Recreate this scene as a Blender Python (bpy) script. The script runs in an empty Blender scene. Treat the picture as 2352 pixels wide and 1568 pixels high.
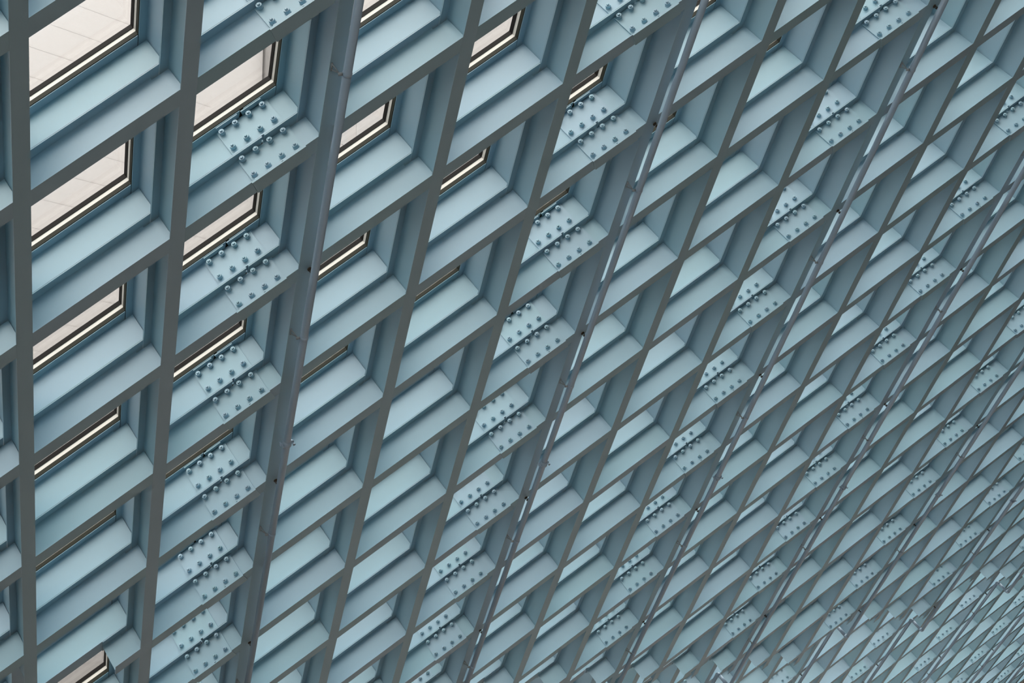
import bpy, bmesh, math, random
from mathutils import Vector, Matrix

# ------------------------------------------------------------------ frame of the lattice
# lattice frame: x along the slanting cross beams, y square to them in the glazed plane, z outwards through the glass
E = 1.23                                        # edge of one diamond in metres
A60 = math.radians(120)
E1 = Vector((1, 0, 0)); E2 = Vector((math.cos(A60), math.sin(A60), 0))
ALPHA = math.radians(46.585)                    # the glazed slope leans over the room
hx = Vector((.5, math.sqrt(3)/2, 0)); vx = Vector((math.sqrt(3)/2, -.5, 0)); nx = Vector((0, 0, 1))
UP = vx*math.cos(ALPHA) + nx*math.sin(ALPHA)
YW = UP.cross(hx)
MROT = Matrix((hx, YW, UP))                     # lattice -> world directions
def rodrigues(w):
    t = w.length; return Matrix.Rotation(t, 3, w/t)
CR = rodrigues(Vector((0.9525068506851715, -0.42584789224341213, -0.5065587438098753)))
CT = Vector((-2.234234029130166, -1.3909289268687473, 6.611632071703471))
FPX = 3351.35
CAM_L = -(CR.transposed() @ CT)                 # camera in lattice units
CAM_H = 6.5                                     # camera above the hall floor
ORIGIN = Vector((0, 0, CAM_H)) - MROT @ (CAM_L*E)
def W(p): return ORIGIN + MROT @ (Vector(p)*E)  # lattice point -> world
def L(i, j, z=0.0): return E1*i + E2*j + nx*z

scene = bpy.context.scene
col = scene.collection

# ------------------------------------------------------------------ camera, sky, exposure
cam = bpy.data.cameras.new('camera'); camo = bpy.data.objects.new('camera', cam); col.objects.link(camo)
cam.sensor_width = 36; cam.lens = FPX*36/2352; cam.clip_end = 2000
R = MROT @ Matrix((CR[0], -CR[1], -CR[2])).transposed()
camo.matrix_world = Matrix.Translation((0, 0, CAM_H)) @ R.to_4x4()
scene.camera = camo

world = bpy.data.worlds.new('overcast_sky'); scene.world = world; world.use_nodes = True
wt = world.node_tree; bg = wt.nodes['Background']
# evenly clouded sky, three times as bright overhead as at the horizon
tcw = wt.nodes.new('ShaderNodeTexCoord'); sx = wt.nodes.new('ShaderNodeSeparateXYZ'); wt.links.new(tcw.outputs['Generated'], sx.inputs[0])
mr = wt.nodes.new('ShaderNodeMapRange'); mr.inputs['From Min'].default_value = 0; mr.inputs['From Max'].default_value = 1
mr.inputs['To Min'].default_value = 3.85; mr.inputs['To Max'].default_value = 11.55
wt.links.new(sx.outputs['Z'], mr.inputs['Value']); wt.links.new(mr.outputs['Result'], bg.inputs['Strength'])
bg.inputs['Color'].default_value = (1.0, 0.965, 0.915, 1)
scene.cycles.max_bounces = 6; scene.cycles.diffuse_bounces = 4; scene.cycles.glossy_bounces = 2; scene.cycles.transparent_max_bounces = 8
scene.cycles.adaptive_threshold = .1; scene.cycles.debug_use_spatial_splits = True
vs = scene.view_settings
vs.view_transform = 'Standard'; vs.look = 'None'; vs.exposure = 0.0; vs.gamma = 1.0; vs.use_curve_mapping = False

# ------------------------------------------------------------------ materials
def mat(name, color, rough=.5, metal=0.0, noise=None, bump=0.0, spec=.5):
    m = bpy.data.materials.new(name); m.use_nodes = True
    nt = m.node_tree; b = nt.nodes['Principled BSDF']
    b.inputs['Roughness'].default_value = rough; b.inputs['Metallic'].default_value = metal
    b.inputs['Specular IOR Level'].default_value = spec
    b.inputs['Base Color'].default_value = (*color, 1)
    if noise:
        sc, amt = noise
        tc = nt.nodes.new('ShaderNodeTexCoord'); n = nt.nodes.new('ShaderNodeTexNoise'); n.inputs['Scale'].default_value = sc
        n.inputs['Detail'].default_value = 1
        r = nt.nodes.new('ShaderNodeMix'); r.data_type = 'RGBA'
        r.inputs[6].default_value = (*[c*(1-amt) for c in color], 1); r.inputs[7].default_value = (*[min(1, c*(1+amt)) for c in color], 1)
        nt.links.new(tc.outputs['Object'], n.inputs['Vector']); nt.links.new(n.outputs['Fac'], r.inputs[0]); nt.links.new(r.outputs[2], b.inputs['Base Color'])
        if bump:
            bp = nt.nodes.new('ShaderNodeBump'); bp.inputs['Strength'].default_value = bump; bp.inputs['Distance'].default_value = .01
            nt.links.new(n.outputs['Fac'], bp.inputs['Height']); nt.links.new(bp.outputs['Normal'], b.inputs['Normal'])
    return m
PAINT = mat('blue_grey_steel_paint', (.285, .445, .53), .45, noise=(1.3, .035))
def vary(m, c0, c1):
    nt = m.node_tree; oi = nt.nodes.new('ShaderNodeObjectInfo'); r = nt.nodes.new('ShaderNodeMix'); r.data_type = 'RGBA'
    r.inputs[6].default_value = (*c0, 1); r.inputs[7].default_value = (*c1, 1); nt.links.new(oi.outputs['Random'], r.inputs[0])
    mx = [n for n in nt.nodes if n.bl_idname == 'ShaderNodeMix' and n is not r][0]
    g = nt.nodes.new('ShaderNodeMix'); g.data_type = 'RGBA'; g.blend_type = 'MULTIPLY'; g.inputs[0].default_value = 1
    nt.links.new(mx.outputs[2], g.inputs[6]); nt.links.new(r.outputs[2], g.inputs[7])
    nt.links.new(g.outputs[2], nt.nodes['Principled BSDF'].inputs['Base Color'])
vary(PAINT, (1.03, .985, 1.01), (.955, 1.0, .98))
PIPE = mat('grey_blue_pipe_paint', (.33, .45, .57), .32, noise=(3, .08))
BRONZE = mat('dark_bronze_mullion', (.035, .037, .028), .6, spec=.1)
ALU = mat('cream_aluminium_frame', (.78, .76, .70), .4)
GASKET = mat('black_rubber_gasket', (.012, .011, .010), .7, spec=.15)
BRASS = mat('dark_brass_sprinkler', (.09, .07, .05), .4, .7)
CLIP = mat('galvanised_clip', (.30, .34, .36), .5, .2)
FLOORM = mat('warm_timber_floor', (.42, .355, .32), .5, noise=(.6, .12))
WALLM = mat('warm_plaster_wall', (.52, .475, .44), .8, noise=(.4, .05))
INFILL = mat('ceiling_board', (.52, .48, .46), .8, noise=(.5, .05))

def glass():
    m = bpy.data.materials.new('mesh_laminated_glass'); m.use_nodes = True; nt = m.node_tree
    for n in list(nt.nodes): nt.nodes.remove(n)
    N = nt.nodes.new; out = N('ShaderNodeOutputMaterial')
    tc = N('ShaderNodeTexCoord'); mp = N('ShaderNodeMapping'); mp.inputs['Rotation'].default_value = (0, 0, math.radians(30))
    wv = N('ShaderNodeTexWave'); wv.inputs['Scale'].default_value = 38; wv.bands_direction = 'X'
    nt.links.new(tc.outputs['Object'], mp.inputs['Vector']); nt.links.new(mp.outputs['Vector'], wv.inputs['Vector'])
    cr = N('ShaderNodeMix'); cr.data_type = 'RGBA'; cr.inputs[6].default_value = (.93, .925, .92, 1); cr.inputs[7].default_value = (.99, .988, .985, 1)
    nt.links.new(wv.outputs['Fac'], cr.inputs[0])
    # the slit metal mesh between the glass layers lets through less the more aslant the light meets it
    lw = N('ShaderNodeLayerWeight'); lw.inputs['Blend'].default_value = .5
    ml = N('ShaderNodeMapRange'); ml.inputs['From Min'].default_value = 0; ml.inputs['From Max'].default_value = .88
    ml.inputs['To Min'].default_value = 1.0; ml.inputs['To Max'].default_value = 0.0
    nt.links.new(lw.outputs['Facing'], ml.inputs['Value'])
    sq = N('ShaderNodeMath'); sq.operation = 'POWER'; sq.inputs[1].default_value = .6; nt.links.new(ml.outputs['Result'], sq.inputs[0])
    mu = N('ShaderNodeMix'); mu.data_type = 'RGBA'; mu.blend_type = 'MULTIPLY'; mu.inputs[0].default_value = 1
    nt.links.new(cr.outputs[2], mu.inputs[6]); nt.links.new(sq.outputs[0], mu.inputs[7])
    t = N('ShaderNodeBsdfTransparent'); nt.links.new(mu.outputs[2], t.inputs['Color'])
    g = N('ShaderNodeBsdfGlossy'); g.inputs['Roughness'].default_value = .03
    mx = N('ShaderNodeMixShader'); mx.inputs[0].default_value = .05
    nt.links.new(t.outputs[0], mx.inputs[1]); nt.links.new(g.outputs[0], mx.inputs[2]); nt.links.new(mx.outputs[0], out.inputs['Surface'])
    return m
GLASS = glass()

# ------------------------------------------------------------------ mesh helpers (lattice units in, metres out)
def mesh(name, verts, faces, m, smooth=False):
    me = bpy.data.meshes.new(name); me.from_pydata([tuple(Vector(v)*E) for v in verts], [], faces); me.materials.append(m)
    bm = bmesh.new(); bm.from_mesh(me); bmesh.ops.recalc_face_normals(bm, faces=bm.faces); bm.to_mesh(me); bm.free()
    if smooth:
        for p in me.polygons: p.use_smooth = True
    me.update(); return me
BOXF = [(0,1,2,3), (7,6,5,4), (0,4,5,1), (1,5,6,2), (2,6,7,3), (3,7,4,0)]
def para(name, i0, i1, j0, j1, z0, z1, m):
    """slab with edges along both beam directions"""
    v = [L(i, j, z) for z in (z0, z1) for i, j in ((i0,j0), (i1,j0), (i1,j1), (i0,j1))]
    return mesh(name, v, BOXF, m)
def bar(name, x0, x1, y0, y1, z0, z1, m):
    v = [(x, y, z) for z in (z0, z1) for x, y in ((x0,y0), (x1,y0), (x1,y1), (x0,y1))]
    return mesh(name, v, BOXF, m)
def extr(name, prof, t, m):
    """profile in (x, z) extruded across the web thickness"""
    n = len(prof); v = [(x, -t, z) for x, z in prof] + [(x, t, z) for x, z in prof]
    f = [tuple(range(n)), tuple(range(2*n-1, n-1, -1))] + [(k, (k+1) % n, n+(k+1) % n, n+k) for k in range(n)]
    return mesh(name, v, f, m)
def tube(name, pts, r, m, seg=16, caps=True):
    pts = [Vector(p) for p in pts]; v = []; f = []
    for k, p in enumerate(pts):
        d = (pts[min(k+1, len(pts)-1)] - pts[max(k-1, 0)]).normalized()
        a = d.orthogonal().normalized() if k == 0 else (pa - d*pa.dot(d)).normalized()
        pa = a; b = d.cross(a); rr = r[k] if isinstance(r, (list, tuple)) else r
        for s in range(seg):
            q = 2*math.pi*s/seg; v.append(p + (a*math.cos(q) + b*math.sin(q))*rr)
    for k in range(len(pts)-1):
        for s in range(seg):
            f.append((k*seg+s, k*seg+(s+1) % seg, (k+1)*seg+(s+1) % seg, (k+1)*seg+s))
    if caps: f += [tuple(range(seg)), tuple(range((len(pts)-1)*seg, len(pts)*seg))]
    return mesh(name, v, f, m, True)
def merge(name, meshes):
    bm = bmesh.new()
    for x in meshes: bm.from_mesh(x)
    me = bpy.data.meshes.new(name); bm.to_mesh(me); bm.free()
    me.materials.append(meshes[0].materials[0]); return me

LM4 = MROT.to_4x4()
def thing(name, base, label, cat, group=None, kind=None):
    o = bpy.data.objects.new(name, None); col.objects.link(o)
    o.matrix_world = Matrix.Translation(W(base)) @ LM4
    o.empty_display_size = .2
    o['label'] = label; o['category'] = cat
    if group: o['group'] = group
    if kind: o['kind'] = kind
    return o
def part(name, me, parent, base, at):
    """a child mesh whose own origin lies at lattice point at; base: the lattice point of its parent"""
    o = bpy.data.objects.new(name, me); col.objects.link(o); o.parent = parent
    o.location = (Vector(at) - Vector(base))*E
    return o

# ------------------------------------------------------------------ which part of the lattice stands here
def px(p):
    q = CR @ Vector(p) + CT
    if q.z < .3: return None
    return FPX*q.x/q.z + 1176, FPX*q.y/q.z + 784
def inside(i, j, m):
    for z in (0, .6):
        q = px(L(i, j, z))
        if q and -m < q[0] < 2352+m and -m < q[1] < 1568+m: return True
    return False
MARG = 130
I0, I1, J0, J1 = -2, 28, -2, 36
cells = set()
for i in range(I0, I1):
    for j in range(J0, J1):
        if px(L(i, j)) and any(inside(i+a, j+b, MARG) for a, b in ((.5,.5), (0,0), (1,0), (0,1), (1,1), (.5,0), (0,.5))): cells.add((i, j))
edgesB = set(); edgesA = set()
for i, j in cells:
    edgesB |= {(i, j), (i, j+1)}; edgesA |= {(i, j), (i+1, j)}      # (i,j) to (i+1,j) ; (i,j) to (i,j+1)
def level(i): return 5 if i <= 0 else 6 if i <= 13 else 5 if i <= 17 else 4
def deep(i, j): return j - i <= level(i)                             # two storeys of beams up to here, one beyond

# section of the steelwork (lattice units)
S = .0525                  # flange half width along the other beam direction
SM = .0575                # the doubled flange half way down is a little wider
HW = S*math.sin(math.radians(60)); HM = SM*math.sin(math.radians(60))
TF = .0065; TW = .0035
ZA = (0, TF); ZB = (.2320, .2385); ZC = (.2400, .2465); ZD = (.5000, .5065)
GAP = .006

ORD = ['first','second','third','fourth','fifth','sixth','seventh','eighth','ninth','tenth','eleventh','twelfth','thirteenth','fourteenth','fifteenth','sixteenth','seventeenth','eighteenth','nineteenth','twentieth',
       'twenty-first','twenty-second','twenty-third','twenty-fourth','twenty-fifth','twenty-sixth','twenty-seventh','twenty-eighth','twenty-ninth','thirtieth','thirty-first','thirty-second','thirty-third','thirty-fourth','thirty-fifth','thirty-sixth','thirty-seventh','thirty-eighth','thirty-ninth','fortieth','forty-first','forty-second','forty-third','forty-fourth']

# ------------------------------------------------------------------ room shell
def struct(name, verts, faces, m, label, cat):
    me = bpy.data.meshes.new(name); me.from_pydata([tuple(v) for v in verts], [], faces); me.materials.append(m)
    o = bpy.data.objects.new(name, me); col.objects.link(o); o['kind'] = 'structure'; o['label'] = label; o['category'] = cat
    return o
def slab(name, poly, th, m, label, cat):
    """flat polygon given a thickness along its outward side"""
    p = [Vector(q) for q in poly]; n = (p[1]-p[0]).cross(p[2]-p[0]).normalized()*th
    k = len(p); v = p + [q+n for q in p]
    f = [tuple(range(k)), tuple(range(2*k-1, k-1, -1))] + [(a, (a+1) % k, k+(a+1) % k, k+a) for a in range(k)]
    return struct(name, v, f, m, label, cat)
# slope plane in world: n.p = d ; solve Y for a given Z
NW = MROT @ nx; DW = NW.dot(W((0, 0, .25)))
def slopeY(z): return (DW - NW.z*z)/NW.y
X0, X1 = W(hx*-9).x, W(hx*37).x
ZTOP = CAM_H + 9.5; YB = -14.0
slab('floor', [(X0,YB,0), (X0,slopeY(0),0), (X1,slopeY(0),0), (X1,YB,0)], .3, FLOORM, 'warm timber floor of the hall below the lattice', 'floor')
slab('wall_back', [(X0,YB,0), (X1,YB,0), (X1,YB,ZTOP), (X0,YB,ZTOP)], .3, WALLM, 'plain plaster wall of the hall facing the lattice', 'wall')
slab('ceiling', [(X0,YB,ZTOP), (X1,YB,ZTOP), (X1,slopeY(ZTOP),ZTOP), (X0,slopeY(ZTOP),ZTOP)], .3, WALLM, 'flat ceiling of the hall above the lattice', 'ceiling')
ZC0, ZC1 = CAM_H + 3.2, ZTOP - .8            # unseen glazing added high in the end wall to brighten the near flanges
for nm, x, s in (('wall_left', X0, -1), ('wall_right', X1, 1)):
    poly = [(x,YB,0), (x,slopeY(0),0), (x,slopeY(ZC0 if s < 0 else ZTOP),ZC0 if s < 0 else ZTOP), (x,YB,ZC0 if s < 0 else ZTOP)]
    slab(nm, poly if s > 0 else poly[::-1], .3, WALLM, 'plaster end wall of the hall ' + ('beside the large windows' if s < 0 else 'past the far bays'), 'wall')
slab('wall_upper', [(X0,YB,ZC1), (X0,YB,ZTOP), (X0,slopeY(ZTOP),ZTOP), (X0,slopeY(ZC1),ZC1)][::1], .3, WALLM, 'narrow plaster band above the added end window', 'wall')
slab('window_0', [(X0+.1,YB,ZC0), (X0+.1,YB,ZC1), (X0+.1,slopeY(ZC1),ZC1), (X0+.1,slopeY(ZC0),ZC0)], .02, GLASS, 'unseen glass band added high in the end wall for extra daylight', 'window')
# boarded part of the slope around the glazed bays
v = []; f = []
for i in range(-40, 90):
    for j in range(-40, 90):
        if (i, j) in cells: continue
        c = L(i+.5, j+.5, .25); q = W(c)
        if not (X0-1.3 < q.x < X1+1.3 and -.9 < q.z < ZTOP+.9): continue
        k = len(v); g = .066
        near = lambda *d: any((i+p, j+q) in cells for p, q in d)
        a0 = g if near((-1,-1), (-1,0), (-1,1)) else 0; a1 = 1-g if near((1,-1), (1,0), (1,1)) else 1
        b0 = g if near((-1,-1), (0,-1), (1,-1)) else 0; b1 = 1-g if near((-1,1), (0,1), (1,1)) else 1
        v += [W(L(i+a, j+b, z)) for z in (.22, .30) for a, b in ((a0,b0), (a1,b0), (a1,b1), (a0,b1))]
        f += [tuple(k+t for t in q) for q in BOXF]
bm = bmesh.new(); me = bpy.data.meshes.new('wall_slope'); me.from_pydata([tuple(p) for p in v], [], f); bm.from_mesh(me)
bmesh.ops.remove_doubles(bm, verts=bm.verts, dist=.001); bm.to_mesh(me); bm.free(); me.materials.append(INFILL)
o = bpy.data.objects.new('wall_slope', me); col.objects.link(o); o['kind'] = 'structure'; o['label'] = 'plain boarded slope surrounding the glazed lattice bays'; o['category'] = 'wall'

# street outside and the pale office block across it, seen through the glass
STONE = mat('pale_street_paving', (.38, .37, .35), .9, noise=(.2, .1))
FACADE = mat('pale_cream_cladding', (.262, .257, .255), .8, noise=(.15, .02))
LEDGE = mat('pale_grey_ledge', (.253, .248, .246), .8)
DIMPANE = mat('pale_blind_window', (.242, .242, .244), .6)
gy = slopeY(0) + 2
slab('ground', [(-120,gy,-3), (-120,260,-3), (260,260,-3), (260,gy,-3)], .4, STONE, 'pale paved street outside below the glazed slope', 'ground')
ob = bpy.data.objects.new('street_building', None); col.objects.link(ob); ob.location = (45, 44, -3)
ob['label'] = 'pale cream office block across the street, seen through the glass'; ob['category'] = 'building'; ob['kind'] = 'thing'
def bpart(name, x0, x1, y0, y1, z0, z1, m):
    v = [(x, y, z) for z in (z0, z1) for x, y in ((x0,y0), (x1,y0), (x1,y1), (x0,y1))]
    me = bpy.data.meshes.new(name); me.from_pydata(v, [], BOXF); me.materials.append(m)
    o = bpy.data.objects.new(name, me); col.objects.link(o); o.parent = ob; return o
bpart('wall', -110, -3.2, 0, 20, 0, 52, FACADE)
for k in range(40): bpart('ledge', -100, -6, -.006, .02, .6+1.1*k, .66+1.1*k, LEDGE)
tw = ob; ob = bpy.data.objects.new('street_building', None); col.objects.link(ob); ob.location = (42, 43.5, -3)
ob['label'] = 'taller pale tower with a grid of windows, seen through the glass'; ob['category'] = 'building'; ob['kind'] = 'thing'
bpart('wall', 0, 90, 0, 34, 0, 66, FACADE)
for k in range(9):
    for q in range(10): bpart('window', .8+2.2*q, 2.4+2.2*q, -.01, .05, 10+2.6*k, 11.9+2.6*k, DIMPANE)

# ------------------------------------------------------------------ steep beams (continuous), two storeys deep near the room
WEB1 = (ZA[1], ZB[0]); WEB2 = (ZC[1], ZD[0])
def in_view(i, js):
    return any(inside(i, j, 0) for j in js)
pipe_on = lambda i: i % 3 == 2
a_range = {}
for i, j in edgesA: a_range.setdefault(i, []).append(j)
first_a = min(i for i in a_range if in_view(i, [j+.25*k for j in a_range[i] for k in range(5)]))
for i in sorted(a_range):
    j0, j1 = min(a_range[i]), max(a_range[i])+1
    n = i - first_a
    if n >= 0:
        lab = f'steep steel lattice beam, {ORD[n]} counting away from the biggest windows' + (', sprinkler pipe along it' if pipe_on(i) else '')
    else:
        lab = f'steep steel lattice beam {"just" if n == -1 else "well"} outside the biggest windows'
    base = L(i, j0)
    t = thing('lattice_beam', base, lab, 'beam', 'steep lattice beams', 'thing')
    je = min(j1, i + level(i) + (.3 if i > 0 else .45))
    k0, k1 = 0, j1 - j0
    if je > j0:
        q = je - j0
        part('flange', para('flange', -S, S, k0, q, *ZA, PAINT), t, base, base)
        part('web', para('web', -TW/.866, TW/.866, k0, q, *WEB1, PAINT), t, base, base)
        part('flange', para('flange', -SM, SM, k0, q, *ZB, PAINT), t, base, base)
    part('flange', para('flange', -SM, SM, k0, k1, *ZC, PAINT), t, base, base)
    part('web', para('web', -TW/.866, TW/.866, k0, k1, *WEB2, PAINT), t, base, base)
    part('flange', para('flange', -S, S, k0, k1, *ZD, PAINT), t, base, base)

# ------------------------------------------------------------------ slanting cross beams: one length per bay, bolted splice every third bay
def webprof(x0, x1, z0, z1, nl=True, nr=True):
    c = .105; h = .015
    p = []
    p += [(x0+c, z0), (x0+c, z0+h), (x0, z0+h), (x0, z1-h), (x0+c, z1-h), (x0+c, z1)] if nl else [(x0, z0), (x0, z1)]
    p += [(x1-c, z1), (x1-c, z1-h), (x1, z1-h), (x1, z0+h), (x1-c, z0+h), (x1-c, z0)] if nr else [(x1, z1), (x1, z0)]
    return p
WT = .0075
M_web1 = extr('web', webprof(WT, 1-WT, *WEB1), TW, PAINT)
M_web2 = extr('web', webprof(WT, 1-WT, *WEB2), TW, PAINT)
M_web1s = extr('web', webprof(1-.27, 1-WT, *WEB1, nl=False), TW, PAINT)
SC = .703; SG = .009
M_fl = {}
for key, z, g, w, sg in (('a', ZA, .0004, S, .006), ('b', ZB, GAP, SM, SG), ('c', ZC, GAP, SM, SG), ('d', ZD, GAP, S, .013)):
    M_fl[key] = [para('flange', w+g, 1-w-g, -w, w, *z, PAINT)]
    M_fl[key+'s'] = [para('flange', w+g, SC-sg, -w, w, *z, PAINT), para('flange', SC+sg, 1-w-g, -w, w, *z, PAINT)]
    M_fl[key+'e'] = [para('flange', 1-.27, 1-w-g, -w, w, *z, PAINT)]
M_plate1 = bar('splice_plate', .531, .879, -TW-.009, -TW, .018, .222, PAINT)
M_plate2 = bar('splice_plate', .531, .879, -TW-.009, -TW, .264, .486, PAINT)
PX = (.520, .884)
M_cov = [bar('cover_plate', *PX, -HW-.001, HW+.001, -.009, 0, PAINT),
         bar('cover_plate', .545, .855, -HW+.002, -TW-.012, TF, TF+.008, PAINT)]
M_covd = [bar('cover_plate', .545, SC-.013, -HW+.002, -TW-.012, ZD[0]-.009, ZD[0], PAINT),
          bar('cover_plate', SC+.013, .855, -HW+.002, -TW-.012, ZD[0]-.009, ZD[0], PAINT)]
M_covc = [bar('cover_plate', .545, SC-SG, -HM+.002, -TW-.012, ZC[1], ZC[1]+.008, PAINT),
          bar('cover_plate', SC+SG, .855, -HM+.002, -TW-.012, ZC[1], ZC[1]+.008, PAINT)]
M_covs = [bar('cover_plate', *PX, -HM-.001, HM+.001, ZC[0]-.009, ZC[0], PAINT)]
def boltmesh():
    parts = []
    y0 = -TW-.009
    parts.append(tube('b', [(0, y0, 0), (0, y0-.004, 0)], .0195, PAINT, 14))
    parts.append(tube('b', [(0, y0-.004, 0), (0, y0-.024, 0)], .0172, PAINT, 8))
    parts.append(tube('b', [(0, y0-.024, 0), (0, y0-.031, 0), (0, y0-.0325, 0)], [.0085, .0085, .0065], PAINT, 10))
    for x in parts:
        for p in x.polygons: p.use_smooth = False
    bm = bmesh.new()
    for x in parts: bm.from_mesh(x)
    me = bpy.data.meshes.new('bolt'); bm.to_mesh(me); bm.free(); me.materials.append(PAINT)
    return me
M_bolt = boltmesh()
BX = (.560, .6535, .747, .8405)
b_range = {}
for i, j in edgesB: b_range.setdefault(j, []).append(i)
first_b = min(j for j in b_range if any(inside(i+.25*k, j, 0) for i in b_range[j] for k in range(5)))
for j in sorted(b_range):
    ii = sorted(b_range[j]); base = L(ii[0], j)
    n = j - first_b
    lab = f'slanting steel cross beam, {ORD[n]} from the top corner with the biggest windows' if n >= 0 else f'slanting steel cross beam {["just", "well", "far"][min(2, -n-1)]} above the biggest windows'
    t = thing('cross_beam', base, lab, 'beam', 'slanting cross beams', 'thing')
    for i in ii:
        at = L(i, j)
        spl = i % 3 == 1
        f1 = deep(i, j) and deep(i+1, j); fe = deep(i+1, j) and not f1
        if f1:
            for key in 'ab':
                for me in M_fl[key+('s' if spl else '')]: part('flange', me, t, base, at)
            part('web', M_web1, t, base, at)
        elif fe:
            for key in 'ab':
                for me in M_fl[key+'e']: part('flange', me, t, base, at)
            part('web', M_web1s, t, base, at)
        for key in 'cd':
            for me in M_fl[key+('s' if spl else '')]: part('flange', me, t, base, at)
        part('web', M_web2, t, base, at)
        if spl:
            todo = [(M_plate2, (.322, .460))]
            if f1: todo.append((M_plate1, (.062, .203)))
            for pm, zs in todo:
                p = part('splice_plate', pm, t, base, at)
                for z in zs:
                    for x in BX:
                        b = bpy.data.objects.new('bolt', M_bolt); col.objects.link(b); b.parent = p; b.location = Vector((x, 0, z))*E
            for me in M_covd + M_covc + (M_cov if f1 else M_covs if not fe else []): part('cover_plate', me, t, base, at)

# ------------------------------------------------------------------ windows
def ring(name, si, so, z0, z1, m):
    v = []
    for s in (si, so):
        for z in (z0, z1):
            v += [L(a, b, z) for a, b in ((s, s), (1-s, s), (1-s, 1-s), (s, 1-s))]
    f = []
    for k in range(4):
        n = (k+1) % 4
        f += [(k, n, 4+n, 4+k), (8+k, 8+n, 12+n, 12+k), (k, n, 8+n, 8+k), (4+k, 4+n, 12+n, 12+k)]
    return mesh(name, v, f, m)
M_mul = ring('mullion', .0565, .006, ZD[1]+.0005, .536, BRONZE)
M_frm = ring('frame', .0535, .006, .5365, .567, ALU)
M_gsk = ring('gasket', .0570, .006, .5675, .600, GASKET)
M_pane = para('pane', .03, .97, .03, .97, .6005, .606, GLASS)
nw = 0
for i, j in sorted(cells):
    nw += 1; base = L(i, j)
    a, b = i-first_a, j-first_b
    wa = f'between the {ORD[a]} and {ORD[a+1]} steep beams' if a >= 0 else f'{["just", "well"][min(1, -a-1)]} outside the {ORD[0]} steep beam'
    wb = f'below the {ORD[b]} cross beam' if b >= 0 else f'{["just", "well", "far"][min(2, -b-1)]} above the cross beams'
    t = thing(f'window_{nw}', base, f'diamond window {wa}, {wb}', 'window', 'lattice windows', 'structure')
    part('mullion', M_mul, t, base, base); part('frame', M_frm, t, base, base); part('gasket', M_gsk, t, base, base); part('pane', M_pane, t, base, base)

# ------------------------------------------------------------------ sprinkler pipes along every third steep beam
PI_, PZ, PR = .028, -.075, .0250
EJ = E2
def headmesh():
    z = PR*.8
    return merge('sprinkler_head', [tube('h', [(0,0,z), (0,0,z+.012)], .008, BRASS, 8),
        tube('h', [(0,0,z+.012), (0,0,z+.018)], .012, BRASS, 6),
        tube('h', [(-.007,0,z+.018), (-.010,0,z+.028), (-.003,0,z+.038)], .0025, BRASS, 6),
        tube('h', [(.007,0,z+.018), (.010,0,z+.028), (.003,0,z+.038)], .0025, BRASS, 6),
        tube('h', [(0,0,z+.016), (0,0,z+.040)], .003, BRASS, 6),
        tube('h', [(0,0,z+.038), (0,0,z+.042)], .015, BRASS, 12)])
M_head = headmesh()
def ringtube(r, w, m, seg=20, c=(0, 0, 0)):
    """a collar around the pipe axis"""
    c = Vector(c); return tube('c', [c - EJ*w, c - EJ*w*.8, c + EJ*w*.8, c + EJ*w], [r*.93, r, r, r*.93], m, seg)
M_collar = merge('collar', [ringtube(PR*1.12, .011, PIPE)])
def couplingmesh():
    ear = []
    for s in (-1, 1):
        d = Vector((.866, .5, 0))*s
        ear.append(tube('c', [d*PR*1.1, d*(PR*1.1+.022)], [.014, .010], PIPE, 8))
        ear.append(tube('c', [d*(PR*1.1+.012) + nx*-.026, d*(PR*1.1+.012) + nx*.026], .006, PIPE, 8))
        ear.append(tube('c', [d*(PR*1.1+.012) + nx*-.034, d*(PR*1.1+.012) + nx*-.024], .010, PIPE, 6))
    return merge('coupling', [ringtube(PR*1.35, .018, PIPE), ringtube(PR*1.2, .026, PIPE)] + ear)
M_coup = couplingmesh()
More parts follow.
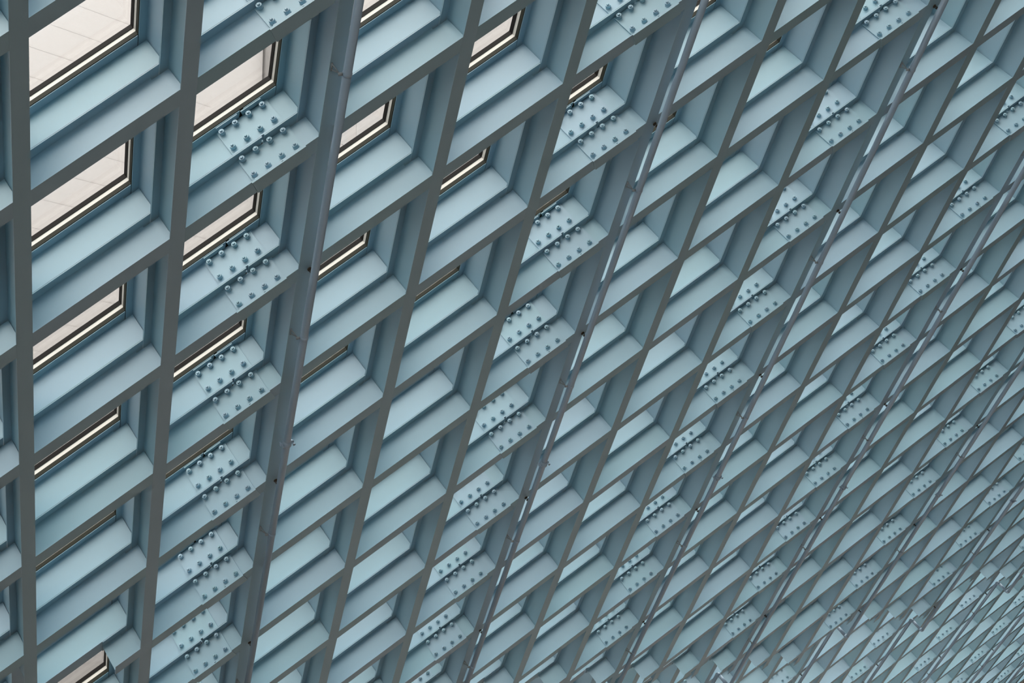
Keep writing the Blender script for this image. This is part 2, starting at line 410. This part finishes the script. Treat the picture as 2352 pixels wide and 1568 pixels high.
def clipmesh():
    d = Vector((-.866, -.5, 0))
    a = d*(PR*.9); tip = d*.060 + nx*(-PZ-.0068)
    side = E2*.030
    return merge('hanger', [tube('c', [a, d*.040 + nx*.020], .0045, CLIP, 6),
        tube('c', [d*.040 + nx*.020, tip - side], .0035, CLIP, 6), tube('c', [d*.040 + nx*.020, tip + side*.2], .0035, CLIP, 6),
        tube('c', [tip - side*1.2, tip + side*.5], .005, CLIP, 6), tube('c', [d*.028 + nx*.006, d*.05 + nx*.010], .010, CLIP, 6)])
M_clip = clipmesh()
for i in sorted(a_range):
    if not pipe_on(i): continue
    n = i - first_a
    if n < 0: continue
    j0, j1 = min(a_range[i]), max(a_range[i])+1
    jj = i + level(i) + .6
    base = L(i+PI_, j0, PZ)
    t = thing('sprinkler_pipe', base, f'slim grey-blue sprinkler pipe clipped along the {ORD[n]} steep beam' + (', with a stepped bend' if jj < j1-.3 and i > 8 else ''), 'pipe', 'sprinkler pipes')
    P0 = lambda j, z=PZ: L(i+PI_, j, z)
    DZ = ZC[0]
    def run(name, pts, r=PR): return part(name, tube(name, [Vector(p)-base for p in pts], r, PIPE, 18), t, base, base)
    e1 = min(j1, jj)
    if e1 > j0: run('pipe', [P0(j0), P0(e1 - .035)] if e1 == jj else [P0(j0), P0(e1)])
    if jj < j1:
        b = .035
        def bend(pc, d0, d1):
            return [pc - d0*b*(1-s) ** 2 + d1*b*s ** 2 for s in (0, .2, .4, .6, .8, 1)]
        run('elbow', bend(P0(jj), EJ, nx), PR*1.18)
        run('riser', [P0(jj, PZ+b), P0(jj, PZ+DZ-b)])
        run('elbow', bend(P0(jj, PZ+DZ), nx, EJ), PR*1.18)
        run('pipe', [P0(jj+b, PZ+DZ), P0(j1, PZ+DZ)])
    for j in range(j0, j1+1):
        if (i + j) % 2 == 0: continue
        dz = DZ if j > jj else 0
        part('sprinkler_head', M_head, t, base, P0(j, PZ+dz))
        c = j + .53
        if c > j1 or abs(c-jj) < .08: continue
        dz = DZ if c > jj else 0
        part('hanger', M_clip, t, base, P0(c, PZ+dz)); part('collar', M_collar, t, base, P0(c, PZ+dz))
    for c in [x for x in (i*.98 + 2.58 + 6*k for k in range(-2, 4)) if j0 < x < min(j1, jj-.3)]:
        part('coupling', M_coup, t, base, P0(c))
print('cells', len(cells), 'objects', len(bpy.data.objects))
